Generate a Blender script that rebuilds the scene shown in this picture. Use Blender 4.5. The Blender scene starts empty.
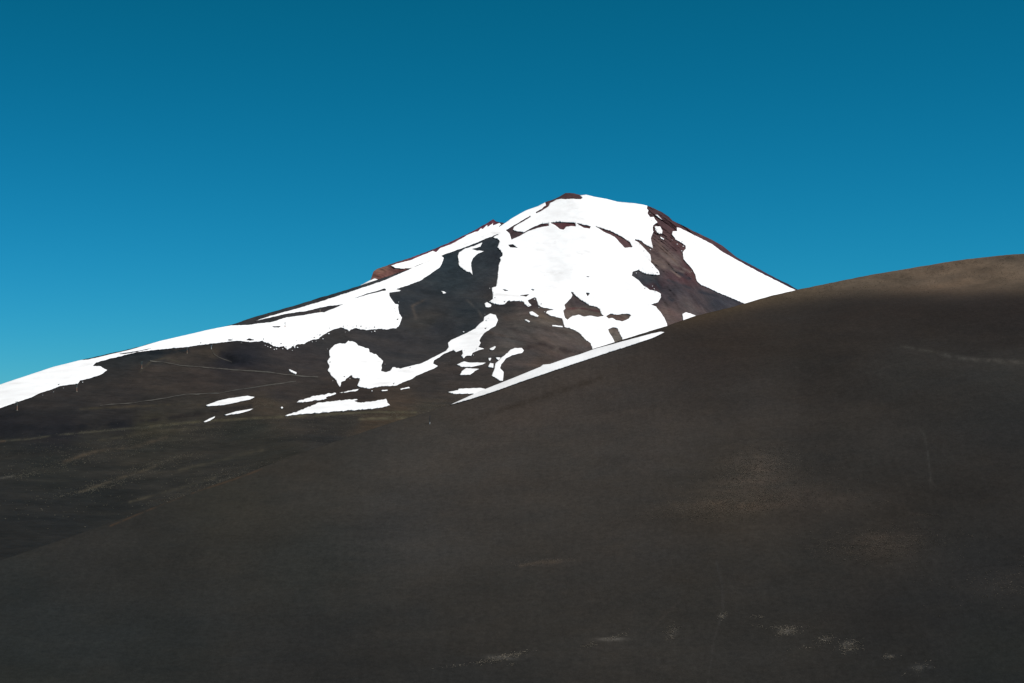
import bpy, math, random
import numpy as np
from mathutils import Vector
from mathutils.geometry import delaunay_2d_cdt

random.seed(7)
rng = np.random.default_rng(11)
sc = bpy.context.scene
COL = sc.collection

# ------------------------------------------------------------------ camera
LENS, SENS, W, H = 70.0, 36.0, 1024, 683
F = W * LENS / SENS
CX, CY, YH = W / 2, H / 2, 470.0                  # YH = row of eye level
TH = math.atan((YH - CY) / F)
cam = bpy.data.cameras.new("camera")
cam.lens, cam.sensor_width, cam.sensor_fit = LENS, SENS, 'HORIZONTAL'
cam.clip_start, cam.clip_end = 0.1, 100000
camo = bpy.data.objects.new("camera", cam)
COL.objects.link(camo)
camo.rotation_euler = (math.pi / 2 + TH, 0, 0)
sc.camera = camo

def rays(px, py):
    a = (px - CX) / F
    b = (CY - py) / F
    dx = a
    dy = math.cos(TH) - b * math.sin(TH)
    dz = math.sin(TH) + b * math.cos(TH)
    h = np.sqrt(dx * dx + dy * dy)
    return np.stack([dx / h, dy / h, dz / h], -1)   # unit horizontal length

# ------------------------------------------------------------------ noise
_perm = rng.permutation(4096)
_g = rng.normal(size=(4096, 3)); _g /= np.linalg.norm(_g, axis=1)[:, None]
def gnoise(p):
    i = np.floor(p).astype(np.int64); f = p - i
    u = f * f * f * (f * (f * 6 - 15) + 10)
    def g(ox, oy, oz):
        h = _perm[(i[..., 0] + ox) & 4095]
        h = _perm[(h + i[..., 1] + oy) & 4095]
        h = _perm[(h + i[..., 2] + oz) & 4095]
        d = f - np.array([ox, oy, oz])
        return (_g[h] * d).sum(-1)
    def L(a, b, t): return a + (b - a) * t
    x0 = L(g(0,0,0), g(1,0,0), u[..., 0]); x1 = L(g(0,1,0), g(1,1,0), u[..., 0])
    x2 = L(g(0,0,1), g(1,0,1), u[..., 0]); x3 = L(g(0,1,1), g(1,1,1), u[..., 0])
    return L(L(x0, x1, u[..., 1]), L(x2, x3, u[..., 1]), u[..., 2])
def fbm(p, octs):                                   # octs = [(wavelength, amplitude), ...]
    r = 0
    for k, (wl, am) in enumerate(octs):
        r = r + am * 1.6 * gnoise(p / wl + 17.3 * k)
    return r

def interp(tab):
    t = np.array(tab, float)
    return lambda x: np.interp(x, t[:, 0], t[:, 1])
def tps(ctrl, lam=0.5):
    c = np.array(ctrl, float); X = c[:, :2] / 100; v = c[:, 2]
    n = len(X)
    def K(A, B):
        r2 = ((A[:, None] - B[None]) ** 2).sum(-1)
        return 0.5 * r2 * np.log(r2 + 1e-9)
    M = np.zeros((n + 3, n + 3)); M[:n, :n] = K(X, X) + lam * np.eye(n)
    M[:n, n] = 1; M[:n, n + 1:] = X; M[n, :n] = 1; M[n + 1:, :n] = X.T
    w = np.linalg.solve(M, np.concatenate([v, [0, 0, 0]]))
    def f(px, py):
        q = np.stack([np.ravel(px), np.ravel(py)], -1) / 100
        out = np.empty(len(q))
        for s in range(0, len(q), 20000):
            b = q[s:s + 20000]
            out[s:s + 20000] = K(b, X) @ w[:n] + w[n] + b @ w[n + 1:]
        return out.reshape(np.shape(px))
    return f

# ------------------------------------------------------------------ mesh helpers
def link(name, me, mat=None, parent=None):
    if mat: me.materials.append(mat)
    o = bpy.data.objects.new(name, me); COL.objects.link(o)
    if parent: o.parent = parent
    return o
def mesh_np(name, verts, quads, smooth=True):
    me = bpy.data.meshes.new(name)
    v = np.asarray(verts, np.float32); q = np.asarray(quads, np.int32)
    k = q.shape[1]
    me.vertices.add(len(v)); me.vertices.foreach_set('co', v.ravel())
    me.loops.add(q.size); me.loops.foreach_set('vertex_index', q.ravel())
    me.polygons.add(len(q))
    me.polygons.foreach_set('loop_start', np.arange(0, q.size, k, dtype=np.int32))
    me.polygons.foreach_set('loop_total', np.full(len(q), k, np.int32))
    me.polygons.foreach_set('use_smooth', np.full(len(q), smooth, bool))
    me.update(calc_edges=True); me.validate()
    return me
def grid_quads(nr, nc):
    i = np.arange(nr - 1)[:, None] * nc + np.arange(nc - 1)[None]
    return np.stack([i, i + 1, i + 1 + nc, i + nc], -1).reshape(-1, 4)
def set_tint(me, rgb):
    a = me.color_attributes.new('tint', 'FLOAT_COLOR', 'POINT')
    c = np.ones((len(rgb), 4), np.float32); c[:, :3] = rgb
    a.data.foreach_set('color', c.ravel())
def lin(c):
    c = np.asarray(c, float) / 255
    return np.where(c <= .04045, c / 12.92, ((c + .055) / 1.055) ** 2.4)
def tag(o, label=None, cat=None, group=None, kind=None):
    if label: o['label'] = label
    if cat: o['category'] = cat
    if group: o['group'] = group
    if kind: o['kind'] = kind
    return o

# ------------------------------------------------------------------ materials
KALB = 0.735                                         # reference tone -> albedo
def nodes(name):
    m = bpy.data.materials.new(name); m.use_nodes = True
    nt = m.node_tree; nt.nodes.clear()
    out = nt.nodes.new('ShaderNodeOutputMaterial')
    b = nt.nodes.new('ShaderNodeBsdfPrincipled')
    nt.links.new(b.outputs[0], out.inputs[0])
    return m, nt, b
def N(nt, t, **kw):
    n = nt.nodes.new(t)
    for k, v in kw.items():
        if k in n.inputs.keys(): n.inputs[k].default_value = v
        else: setattr(n, k, v)
    return n
def noise_node(nt, scale, detail, stretch=(1, 1, 1), rough=0.6, rot=(0, 0, 0)):
    g = N(nt, 'ShaderNodeNewGeometry')
    mp = N(nt, 'ShaderNodeMapping'); mp.inputs['Scale'].default_value = stretch
    mp.inputs['Rotation'].default_value = rot
    nt.links.new(g.outputs['Position'], mp.inputs['Vector'])
    n = N(nt, 'ShaderNodeTexNoise', Scale=scale, Detail=detail, Roughness=rough)
    nt.links.new(mp.outputs[0], n.inputs['Vector'])
    return n.outputs['Fac']
def maprange(nt, src, a, b, c, d):
    m = N(nt, 'ShaderNodeMapRange')
    for k, v in zip(('From Min', 'From Max', 'To Min', 'To Max'), (a, b, c, d)): m.inputs[k].default_value = v
    nt.links.new(src, m.inputs['Value']); return m.outputs['Result']
def mul(nt, a, b):
    m = N(nt, 'ShaderNodeMath', operation='MULTIPLY')
    nt.links.new(a, m.inputs[0]); nt.links.new(b, m.inputs[1]); return m.outputs[0]
def terrain_mat(name, layers, bumps, warm=0.25, warmscale=0.02):
    m, nt, b = nodes(name)
    at = N(nt, 'ShaderNodeAttribute', attribute_name='tint')
    fac = None
    for (sc_, det, st, lo, hi, rot) in layers:
        f = maprange(nt, noise_node(nt, sc_, det, st, 0.62, rot), .28, .72, lo, hi)
        fac = f if fac is None else mul(nt, fac, f)
    mx = N(nt, 'ShaderNodeVectorMath', operation='SCALE')
    nt.links.new(at.outputs['Color'], mx.inputs[0]); nt.links.new(fac, mx.inputs['Scale'])
    # reddish / bluish mineral variation
    w = maprange(nt, noise_node(nt, warmscale, 6, (1, 1, 1), .65), .35, .65, 0, 1)
    cr = N(nt, 'ShaderNodeMix', data_type='RGBA')
    nt.links.new(w, cr.inputs[0])
    cr.inputs[6].default_value = (1 - warm * .5, 1, 1 + warm * .6, 1)
    cr.inputs[7].default_value = (1 + warm * .7, 1, 1 - warm * .5, 1)
    mm = N(nt, 'ShaderNodeVectorMath', operation='MULTIPLY')
    nt.links.new(mx.outputs[0], mm.inputs[0]); nt.links.new(cr.outputs[2], mm.inputs[1])
    nt.links.new(mm.outputs[0], b.inputs['Base Color'])
    b.inputs['Roughness'].default_value = 0.95
    b.inputs['Specular IOR Level'].default_value = 0.05
    prev = None
    for (sc_, det, st, dist, strength) in bumps:
        bp = N(nt, 'ShaderNodeBump', Strength=strength, Distance=dist)
        nt.links.new(noise_node(nt, sc_, det, st, .65), bp.inputs['Height'])
        if prev: nt.links.new(prev, bp.inputs['Normal'])
        prev = bp.outputs[0]
    nt.links.new(prev, b.inputs['Normal'])
    return m
M_volc = terrain_mat('volcanic_scree',
    [(.012, 8, (1, 1, 1), .78, 1.22, (0, 0, 0)), (.09, 5, (1, 1, 2.2), .78, 1.22, (0, 0, 0)),
     (.05, 6, (1, .25, .25), .84, 1.16, (0, 0, .5))],
    [(.12, 6, (1, 1, 1), 3.0, .55), (.6, 3, (1, 1, 1), .6, .4)], .08, .012)
M_ash = terrain_mat('dark_ash',
    [(.02, 7, (1, 1, 1), .88, 1.12, (0, 0, 0)), (.10, 6, (.5, 1, 1.6), .93, 1.07, (0, .35, 0)),
     (1.1, 4, (1, 1, 1), .84, 1.16, (0, 0, 0)), (.5, 3, (2.2, .25, .25), .95, 1.05, (0, 0, 0)), (4.5, 2, (1, 1, 1), .86, 1.14, (0, 0, 0))],
    [(.35, 6, (1, 1, 1), .5, .3), (2.5, 3, (1, 1, 1), .10, .5)], .07, .03)
def snow_mat():
    m, nt, b = nodes('old_snow')
    f = maprange(nt, noise_node(nt, .03, 8, (1, 1, 1), .6), .3, .7, 0, 1)
    cr = N(nt, 'ShaderNodeMix', data_type='RGBA'); nt.links.new(f, cr.inputs[0])
    cr.inputs[6].default_value = (.80, .785, .79, 1); cr.inputs[7].default_value = (.90, .90, .905, 1)
    dn = maprange(nt, noise_node(nt, .012, 9, (1, 1, 1), .68), .56, .72, 0, .55)
    d2 = N(nt, 'ShaderNodeMix', data_type='RGBA'); nt.links.new(dn, d2.inputs[0])
    nt.links.new(cr.outputs[2], d2.inputs[6]); d2.inputs[7].default_value = (.50, .47, .455, 1)
    nt.links.new(d2.outputs[2], b.inputs['Base Color'])
    b.inputs['Roughness'].default_value = .7; b.inputs['Specular IOR Level'].default_value = .2
    bp = N(nt, 'ShaderNodeBump', Strength=.25, Distance=1.0)
    nt.links.new(noise_node(nt, .15, 5), bp.inputs['Height']); nt.links.new(bp.outputs[0], b.inputs['Normal'])
    return m
M_snow = snow_mat()
def plain_mat(name, rgb, rough=.6, var=.2, scale=2.0, metal=0):
    m, nt, b = nodes(name)
    f = maprange(nt, noise_node(nt, scale, 4), .3, .7, 1 - var, 1 + var)
    rg = N(nt, 'ShaderNodeVectorMath', operation='SCALE'); rg.inputs[0].default_value = rgb
    nt.links.new(f, rg.inputs['Scale']); nt.links.new(rg.outputs[0], b.inputs['Base Color'])
    b.inputs['Roughness'].default_value = rough; b.inputs['Metallic'].default_value = metal
    return m
M_grass = plain_mat('dry_grass', (.16, .13, .098), .9, .5, .4)
M_tuft = plain_mat('dry_tussock', (.135, .118, .085), .9, .55, .05)
M_pale = plain_mat('pale_tussock', (.24, .205, .16), .9, .5, .6)
M_track = plain_mat('dirt_track', (.050, .045, .037), .95, .45, .03)
M_orange = plain_mat('faded_orange_paint', (.34, .15, .09), .6, .15)
M_galv = plain_mat('galvanised_steel', (.34, .32, .25), .5, .1)
M_white = plain_mat('white_paint', (.62, .60, .58), .5, .08)
M_dark = plain_mat('dark_steel', (.04, .04, .045), .6, .1)
M_rock = plain_mat('dark_lava_rock', (.030, .030, .034), .95, .4, .5)

# ------------------------------------------------------------------ volcano surface
SKY = [(-900,560),(-420,500),(-200,452),(-100,419),(-40,398.4),(0,384.7),(31,374.4),(53.7,366.9),(80,360.4),(100,355.6),(130,349),(160,341),
 (187.5,334.7),(207.5,330),(220,327.5),(231,325),(251,317.9),(270,312.5),(297.5,304.7),(320,297.6),(342.5,291),(362.5,284.8),(377.5,279.6),
 (390,275.6),(407.5,269.6),(416,266),(440,256.4),(460,246.6),(478,238),(492,231.5),(505.6,222.7),(512.5,218),(520,213.7),(526,210.4),(537.5,206.5),
 (546,202),(555,198.7),(560,196.5),(565.6,193.2),(574.4,193.6),(580,194.9),(586,194.8),(595,197),(606,199),(617.5,201.9),(628,202.9),(635,203.5),
 (642.5,204.7),(648,205.9),(653.7,208),(662.5,212.5),(668.7,216.5),(672.5,220.6),(681,224.4),(692.5,230.6),(711,239.4),(722.5,245.6),(736,256.9),
 (752.5,265.6),(770,275),(786,283),(797.5,289.4),(830,305),(900,335),(1000,368),(1150,405),(1500,470),(1900,540)]
FSKY = [(-2600,640),(-600,640),(-300,625),(-100,588),(0,560.5),(90,530),(180,497.5),(230,479),(265,466),(330,443),(400,420),(430,411.5),(451,404),(475,393.6),(485,389.3),
 (515,377.4),(540.6,366.9),(543,364.9),(550,364.2),(568,357.9),(595,348.2),(610,343.6),(622.5,339.6),(650,331),(667.5,325.6),(695,316),(728,308),(750,302),(768,296.6),
 (797,289.7),(830,283),(870,275),(920,266.5),(960,260),(1000,255.5),(1024,253.6),(1080,250),(1200,252),(1500,275),(2200,330),(3600,380)]
ysky, fsky = interp(SKY), interp(FSKY)
VC = [(-900,640,900),(-900,560,1500),(-400,600,1000),(-400,540,1600),(-400,500,2300),(-150,600,1000),(-150,520,1500),(-150,470,2250),(-150,437,2650),
 (0,600,900),(0,560,1150),(0,500,1600),(0,450,2150),(0,437,2320),(0,420,2470),(0,408,2600),(0,385,2800),
 (100,560,1150),(100,500,1620),(100,450,2150),(100,432,2380),(100,415,2500),(100,400,2660),(100,375,2850),(100,356,3000),
 (200,520,1400),(200,470,1900),(200,421,2480),(200,390,2760),(200,360,3030),(200,345,3150),(200,331,3250),
 (228,358,3080),(215,352,3080),(240,352,3120),
 (300,500,1550),(300,450,1980),(300,416,2520),(300,395,2780),(300,370,3050),(300,340,3350),(300,304,3720),
 (370,440,2150),(370,412,2560),(370,390,2880),(370,355,3300),(370,320,3650),(370,281,4050),(330,360,3200),
 (430,430,2250),(430,411,2600),(430,380,3050),(430,340,3560),(430,300,4050),(430,275,4280),(440,256,4450),
 (490,420,2500),(490,390,2980),(490,360,3300),(490,325,3720),(490,303,4080),(490,260,4450),(490,233,4680),
 (540,400,2800),(540,360,3350),(540,335,3620),(540,315,3900),(540,290,4280),(540,250,4580),(540,206,4920),
 (575,370,3300),(575,345,3600),(575,315,4080),(575,270,4420),(575,230,4730),(575,194,4980),
 (640,370,3500),(640,330,4030),(640,290,4340),(640,250,4680),(640,204,5020),
 (668,300,4320),(668,260,4620),(690,290,4420),
 (700,350,4000),(700,315,4330),(700,275,4700),(700,234,5060),
 (760,340,4350),(760,300,4760),(760,269,5080),(797,289,5080),(860,400,4300),(860,350,4850),(860,320,5120),
 (1000,450,4300),(1000,400,4950),(1000,368,5200),(1150,500,4300),(1150,405,5200),(1500,560,4300),(1500,470,5200),(1900,600,4300),(1900,540,5200)]
_vd = tps(VC, .02)
VN = [(420, 26), (150, 10), (55, 4.5), (22, 1.8), (9, .6)]
def vdepth(px, py):
    d = np.maximum(_vd(px, py), 300)
    d = d - 34 * np.tanh((px - 232) / 6) * np.exp(-((px - 232) / 24) ** 2 - ((py - 359 - (px - 232) * .12) / 4.5) ** 2)   # gully wall by the short track
    P = rays(px, py) * d[..., None]
    # ribs and scree chutes running down the bare rock of the cone
    v = P - np.array([150., 5230., 690.])
    ang = np.arctan2(v[..., 0], -v[..., 1]) + .10 * gnoise(P / 260)
    ds = np.hypot(v[..., 0], v[..., 1])
    rib = fbm(np.stack([ang * 34, ds / 380, P[..., 2] / 420], -1), [(1, .55), (.45, .4), (.2, .25)])
    k = np.exp(-((px - 668) / 36) ** 2) * np.clip((345 - py) / 40, 0, 1) + .55 * np.exp(-((px - 540) / 60) ** 2 - ((py - 335) / 32) ** 2) + .3 * np.exp(-((px - 440) / 60) ** 2 - ((py - 305) / 45) ** 2)
    crag = fbm(P * np.array([1, 1, .6]), [(34, .5), (14, .45), (6, .2)])
    return d + fbm(P, VN) + k * (17 * rib + 5 * crag)
def vpoint(px, py, off=0):
    px, py = np.asarray(px, float), np.asarray(py, float)
    return rays(px, py) * (vdepth(px, py) - off)[..., None]

def shepard(px, py, pts, power=2.6, sx=1.0, sy=1.6, soft=20):
    P = np.array([p[:2] for p in pts], float); C = lin([p[2] for p in pts])
    out = np.empty(px.shape + (3,)); fx, fy, fo = px.ravel(), py.ravel(), out.reshape(-1, 3)
    for s in range(0, len(fx), 40000):
        d2 = ((fx[s:s+40000, None] - P[:, 0]) * sx) ** 2 + ((fy[s:s+40000, None] - P[:, 1]) * sy) ** 2 + soft
        w = d2 ** (-power / 2 * 1.3)
        fo[s:s+40000] = (w @ C) / w.sum(1, keepdims=True)
    return out
def seg_dist(px, py, pts):
    d = np.full(px.shape, 1e9)
    for (x0, y0), (x1, y1) in zip(pts[:-1], pts[1:]):
        vx, vy = x1 - x0, y1 - y0
        t = np.clip(((px - x0) * vx + (py - y0) * vy) / (vx * vx + vy * vy + 1e-9), 0, 1)
        d = np.minimum(d, np.hypot(px - x0 - t * vx, py - y0 - t * vy))
    return d
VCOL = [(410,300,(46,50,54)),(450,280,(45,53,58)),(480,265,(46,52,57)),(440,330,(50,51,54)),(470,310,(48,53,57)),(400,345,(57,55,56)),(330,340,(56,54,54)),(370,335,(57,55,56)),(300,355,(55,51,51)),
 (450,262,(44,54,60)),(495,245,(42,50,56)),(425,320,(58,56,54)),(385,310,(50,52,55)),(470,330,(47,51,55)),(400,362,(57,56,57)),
 (520,320,(82,75,71)),(545,315,(92,82,76)),(510,340,(81,76,73)),(560,340,(82,75,71)),(530,355,(68,62,60)),(580,345,(77,70,67)),(500,335,(72,67,65)),(535,303,(66,55,55)),(505,308,(56,54,54)),
 (450,375,(62,56,53)),(430,390,(58,53,50)),(490,385,(60,55,52)),(540,360,(68,60,55)),
 (565,197,(90,60,62)),(530,225,(72,55,58)),(515,235,(72,58,60)),(565,226,(92,60,63)),(615,235,(82,62,64)),(660,215,(82,60,62)),(690,231,(88,62,64)),(725,250,(84,60,65)),(760,270,(75,55,65)),(790,286,(55,45,55)),
 (660,250,(88,74,73)),(678,246,(82,60,61)),(668,260,(102,88,85)),(680,275,(74,56,60)),(692,272,(82,57,58)),(648,279,(56,60,65)),(655,287,(68,53,57)),(670,290,(64,61,66)),(700,300,(74,67,69)),(720,302,(58,58,64)),(660,315,(95,80,77)),(690,310,(86,76,75)),
 (580,303,(66,58,60)),(580,312,(98,88,81)),(617,317,(94,80,75)),(613,335,(110,100,93)),
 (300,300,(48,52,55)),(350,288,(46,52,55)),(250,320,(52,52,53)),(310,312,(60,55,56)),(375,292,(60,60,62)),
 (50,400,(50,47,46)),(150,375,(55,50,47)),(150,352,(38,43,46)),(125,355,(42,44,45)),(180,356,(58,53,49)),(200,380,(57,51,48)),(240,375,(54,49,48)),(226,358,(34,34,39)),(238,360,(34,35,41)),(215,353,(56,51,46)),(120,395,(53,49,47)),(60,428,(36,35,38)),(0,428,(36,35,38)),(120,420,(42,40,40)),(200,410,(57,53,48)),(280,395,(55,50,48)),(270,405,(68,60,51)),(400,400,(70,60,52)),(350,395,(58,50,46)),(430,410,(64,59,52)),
 (50,470,(42,42,39)),(50,520,(38,38,37)),(0,560,(37,37,36)),(0,450,(45,44,41)),(150,450,(50,48,43)),(250,430,(50,49,44)),(350,420,(57,53,48)),(370,425,(68,58,48)),(400,418,(68,59,48)),(200,480,(50,48,44)),(280,455,(50,48,43)),(330,440,(48,46,44)),(100,440,(50,48,44)),(150,428,(56,53,44)),(100,500,(39,39,37))]
VLINES = [([(222,354),(234,358),(250,363)], 4.0, (27,28,33)), ([(116,355.5),(140,353.2),(160,352.5),(188,350)], 2.4, (29,34,38)), ([(-5,431),(60,428),(130,423.5)], 4.5, (31,31,34)), ([(130,423),(200,414),(250,406)], 2.2, (40,37,36)),  # first entry: shade in the hollow by the short track, painted as dark tint
 ([(563,309.5),(580,308),(602,312)], 1.0, (80,52,54)), ([(655,239),(664,250),(676,262)], 1.6, (104,88,82)), ([(648,258),(660,266),(684,272)], 1.4, (112,98,92)), ([(668,268),(690,279)], 1.8, (50,50,56)), ([(668,280),(700,292),(740,302)], 1.6, (52,52,58)),
 ([(675,248),(684,262),(693,276)], 1.2, (82,58,58)), ([(655,281),(663,292),(672,300)], 2.0, (52,54,60)), ([(664,305),(668,322)], 2.0, (98,86,82)), ([(533,312),(548,320),(562,324)], 2.2, (94,83,73)), ([(515,352),(540,344),(570,352),(590,356)], 3.0, (58,50,48)), ([(505,318),(530,326),(565,333)], 1.6, (72,64,60)),
 ([(64,462),(92,452),(138,446),(166,437)], 1.8, (72,64,54)), ([(80,492),(118,479),(160,465)], 1.4, (70,64,54)), ([(0,478),(13,476)], 1.0, (74,72,68)), ([(130,502),(180,488),(215,478)], 1.4, (64,60,51)), ([(180,470),(230,458),(262,450)], 1.8, (64,60,51)), ([(215,487),(250,480),(262,477)], 1.3, (76,68,55)), ([(100,440),(170,430),(220,426)], 1.5, (64,60,51)),([(0,441),(28,439),(56,435),(112,430),(150,426.5),(202,421.3)], .9, (68,66,57)), ([(150,426.5),(202,421.3),(281,416.8),(335,414.3)], 1.2, (80,75,60)),
 ([(330,414),(379,411.8),(416,412.4)], .8, (88,83,66)), ([(360,419),(416,417.5)], 1.3, (92,86,69)),
 ([(80,409),(120,407),(180,404),(200,405)], 1.2, (66,60,50)),
 ([(-3,441.4),(5,441)], .8, (84,70,58)),
 ([(140,372),(150,362),(165,358),(180,362)], 1.0, (66,62,54)),
 ([(425,300),(412,306),(416,318)], 1.4, (74,68,64)), ([(467,300),(478,310),(482,317)], .9, (76,74,72)),
 ([(660,252),(672,262),(690,272)], 1.2, (112,98,93)), ([(655,260),(668,268),(680,277)], 1.0, (106,92,88)),
 ([(480,330),(520,340),(555,352)], 1.2, (72,64,60))]

def build_volcano():
    xs = np.concatenate([np.arange(-900, -60, 12), np.arange(-60, 860, 1.25), np.arange(860, 1900, 14)])
    R = 330
    top = ysky(xs) + fbm(np.stack([xs, xs * 0, xs * 0], -1), [(9, .35), (3.5, .22)])
    bot = np.maximum(fsky(xs) + 26, ysky(xs) + 60)
    t = np.linspace(0, 1, R) ** 0.9
    PX = np.broadcast_to(xs, (R, len(xs))).copy()
    PY = bot + (top - bot) * t[:, None]
    V = vpoint(PX, PY)
    ax = vpoint(572., 194.) + np.array([0, 260, 0])
    dv = V - ax; ang = np.arctan2(dv[..., 0], -dv[..., 1]); dist = np.hypot(dv[..., 0], dv[..., 1])
    swirl = ang + .12 * gnoise(V / 300)
    st = fbm(np.stack([swirl * 26, dist / 420, V[..., 2] / 500], -1), [(1, .6), (.42, .5), (.2, .4)])
    st2 = fbm(np.stack([swirl * 60 + 40, dist / 160, V[..., 2] / 200], -1), [(1, .6), (.4, .5)])
    fine = fbm(V, [(60, .35), (22, .35), (9, .35)])
    steep = np.clip((415 - PY) / 60, 0, 1)
    # front apron down to the valley floor and back slope behind the crest
    rows = []
    b = V[0]; hb = np.hypot(b[:, 0], b[:, 1])
    for s, dz in ((.55, 90), (.8, 35)):
        r = b * 1.0; r[:, :2] *= s; r[:, 2] = b[:, 2] - dz - np.maximum(b[:, 2], 0) * (1 - s) * 1.5; rows.append(r)
    back = []
    c = V[-1]; hc = np.hypot(c[:, 0], c[:, 1])[:, None]
    for s, dz in ((6, 1.5), (20, 8), (60, 30), (160, 90), (400, 220), (900, 460), (1800, 900)):
        r = c.copy(); r[:, :2] *= (hc + s) / hc; r[:, 2] = np.maximum(c[:, 2] - dz, -400); back.append(r)
    A = np.concatenate([np.stack(rows), V, np.stack(back)])
    col = shepard(PX, PY, VCOL)
    rocky = np.clip(1 - np.abs(PX - 600) / 190, 0, 1) * steep
    col = col * (1 + (.10 + .34 * rocky) * steep * st + (.08 + .2 * rocky) * st2 + .22 * fine).clip(.45, 1.9)[..., None]
    ch = (.09 * rocky * gnoise(np.stack([swirl * 34 + 9, dist / 250, V[..., 2] / 200], -1)) * 1.8)[..., None]
    col = col * (1 + ch * np.array([1, -.35, -.15]))
    flow = fbm(np.stack([(V[..., 0] - V[..., 1] * .35) / 260, (V[..., 1] + V[..., 0] * .35) / 75, V[..., 2] * 0], -1), [(1, .7), (.4, .6), (.15, .5)])
    col = col * (1 + .13 * (1 - steep) * flow).clip(.5, 1.8)[..., None]
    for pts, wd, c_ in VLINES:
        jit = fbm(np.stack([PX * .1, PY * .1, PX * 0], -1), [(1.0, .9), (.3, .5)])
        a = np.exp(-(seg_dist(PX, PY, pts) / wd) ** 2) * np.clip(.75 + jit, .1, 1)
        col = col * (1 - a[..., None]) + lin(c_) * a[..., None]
    cc = np.concatenate([np.repeat(col[:1], len(rows), 0), col, np.repeat(col[-1:], len(back), 0)]) * KALB
    me = mesh_np('volcano', A.reshape(-1, 3), grid_quads(A.shape[0], len(xs)))
    set_tint(me, cc.reshape(-1, 3))
    return tag(link('volcano', me, M_volc), kind='structure')
build_volcano()

# ------------------------------------------------------------------ far crater rim behind the left shoulder
RSKY = [(330,308),(350,292.5),(362,284.4),(370.3,280.2),(371.4,277.3),(373.5,271.2),(377,269),(382.5,267),(393.7,263),(410,258),(422.5,253.2),(435,248.7),(448,243),(462.5,236),(475,230),(485,224.2),(491,220.6),(493.2,219.2),(496,221.4),(500,222.2),(505.6,222.8),(520,229),(540,245)]
rsky = interp(RSKY)
_rd = tps([(330,300,4450),(360,290,4500),(372,272,4560),(374,282,4500),(400,262,4680),(400,276,4600),(440,248,4900),(440,262,4800),(493,220,5150),(493,236,5050),(540,246,5200),(540,260,5150)], .02)
def rpoint(px, py, off=0):
    px, py = np.asarray(px, float), np.asarray(py, float)
    d = _rd(px, py)
    d = d + fbm(rays(px, py) * d[..., None], [(120, 12), (40, 6), (14, 2.5)])
    return rays(px, py) * (d - off)[..., None]
def build_rim():
    xs = np.arange(330, 540, .8); R = 70
    top = rsky(xs) + fbm(np.stack([xs, xs * 0, xs * 0 + 5], -1), [(7, .35), (2.5, .25)])
    bot = np.maximum(ysky(xs) + 14, rsky(xs) + 8)
    t = np.linspace(0, 1, R)
    PX = np.broadcast_to(xs, (R, len(xs))).copy(); PY = bot + (top - bot) * t[:, None]
    V = rpoint(PX, PY)
    back = []; c = V[-1]; hc = np.hypot(c[:, 0], c[:, 1])[:, None]
    for s, dz in ((5, 2), (20, 12), (80, 50), (300, 200), (900, 600)):
        r = c.copy(); r[:, :2] *= (hc + s) / hc; r[:, 2] = c[:, 2] - dz; back.append(r)
    A = np.concatenate([V, np.stack(back)])
    col = shepard(PX, PY, [(374,274,(104,72,66)),(380,270,(114,88,78)),(388,274,(92,66,62)),(398,268,(88,60,60)),(382,278,(100,68,64)),(420,256,(98,56,66)),(450,243,(92,54,66)),(480,229,(90,50,62)),(493,222,(88,48,60)),(502,224,(66,60,64)),(498,229,(66,60,64)),(365,285,(60,58,58))])
    ph = V @ np.array([.06, .04, .16])
    band = fbm(np.stack([ph, V[..., 0] * .02, V[..., 2] * .1], -1), [(1.2, .5), (.4, .4)]) + fbm(V, [(25, .3), (9, .3)])
    col = col * (1 + np.clip(band, -.6, .8)[..., None])
    cc = np.concatenate([col, np.repeat(col[-1:], len(back), 0)]) * KALB
    me = mesh_np('crater_rim', A.reshape(-1, 3), grid_quads(A.shape[0], len(xs)))
    set_tint(me, cc.reshape(-1, 3))
    return tag(link('crater_rim', me, M_volc), kind='structure')
build_rim()

# ------------------------------------------------------------------ near ash slope
FSM = [(-2600,640),(-600,640),(-300,625),(-100,588),(0,560.5),(180,500),(330,448),(452,404),(540,372),(600,347),(700,315),(797,289.7),(900,270),(1024,254),(1200,252),(1500,275),(2200,330),(3600,380)]
_xs = np.arange(-2700, 3700, 5.0); _k = np.exp(-(np.arange(-30, 31) / 12.0) ** 2); _k /= _k.sum()
_sm = np.convolve(np.pad(interp(FSM)(_xs), 30, mode='edge'), _k, 'valid')
fsm = lambda x: np.interp(x, _xs, _sm)
fcd = interp([(-2600,300),(-400,325),(0,348),(265,380),(452,404),(600,424),(800,446),(1024,452),(1500,430),(3600,380)])
fbd = interp([(-2600,250),(-200,292),(512,290),(1024,282),(3600,250)])
def te(px, py): return rays(px, py)[..., 2]
FN = [(70, 2.6), (26, .9), (9, .35), (3.2, .13), (1.2, .05)]
def fdepth(px, py):
    D0, D1 = fbd(px), fcd(px)
    e0, e1, e = te(px, px * 0 + 700.), te(px, fsm(px)), te(px, py)
    z0, z1 = e0 * D0, e1 * D1
    m = (z1 - z0) / (D1 - D0)
    D = (z0 - m * D0) / (e - m)
    # flatter grassy shoulder below the crest on the right
    u = np.clip((py - fsm(px)) / 46, 0, 3)
    D = D + np.clip((px - 640) / 260, 0, 1) * 38 * np.exp(-(u * 1.35) ** 2)
    # slight hollow below the pale scar
    D = D + np.exp(-((px - 980) / 110) ** 2 - ((py - 335) / 26) ** 2) * 5
    return D + fbm(rays(px, py) * D[..., None], FN)
def fpoint(px, py, off=0):
    px, py = np.asarray(px, float), np.asarray(py, float)
    return rays(px, py) * (fdepth(px, py) - off)[..., None]
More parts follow.
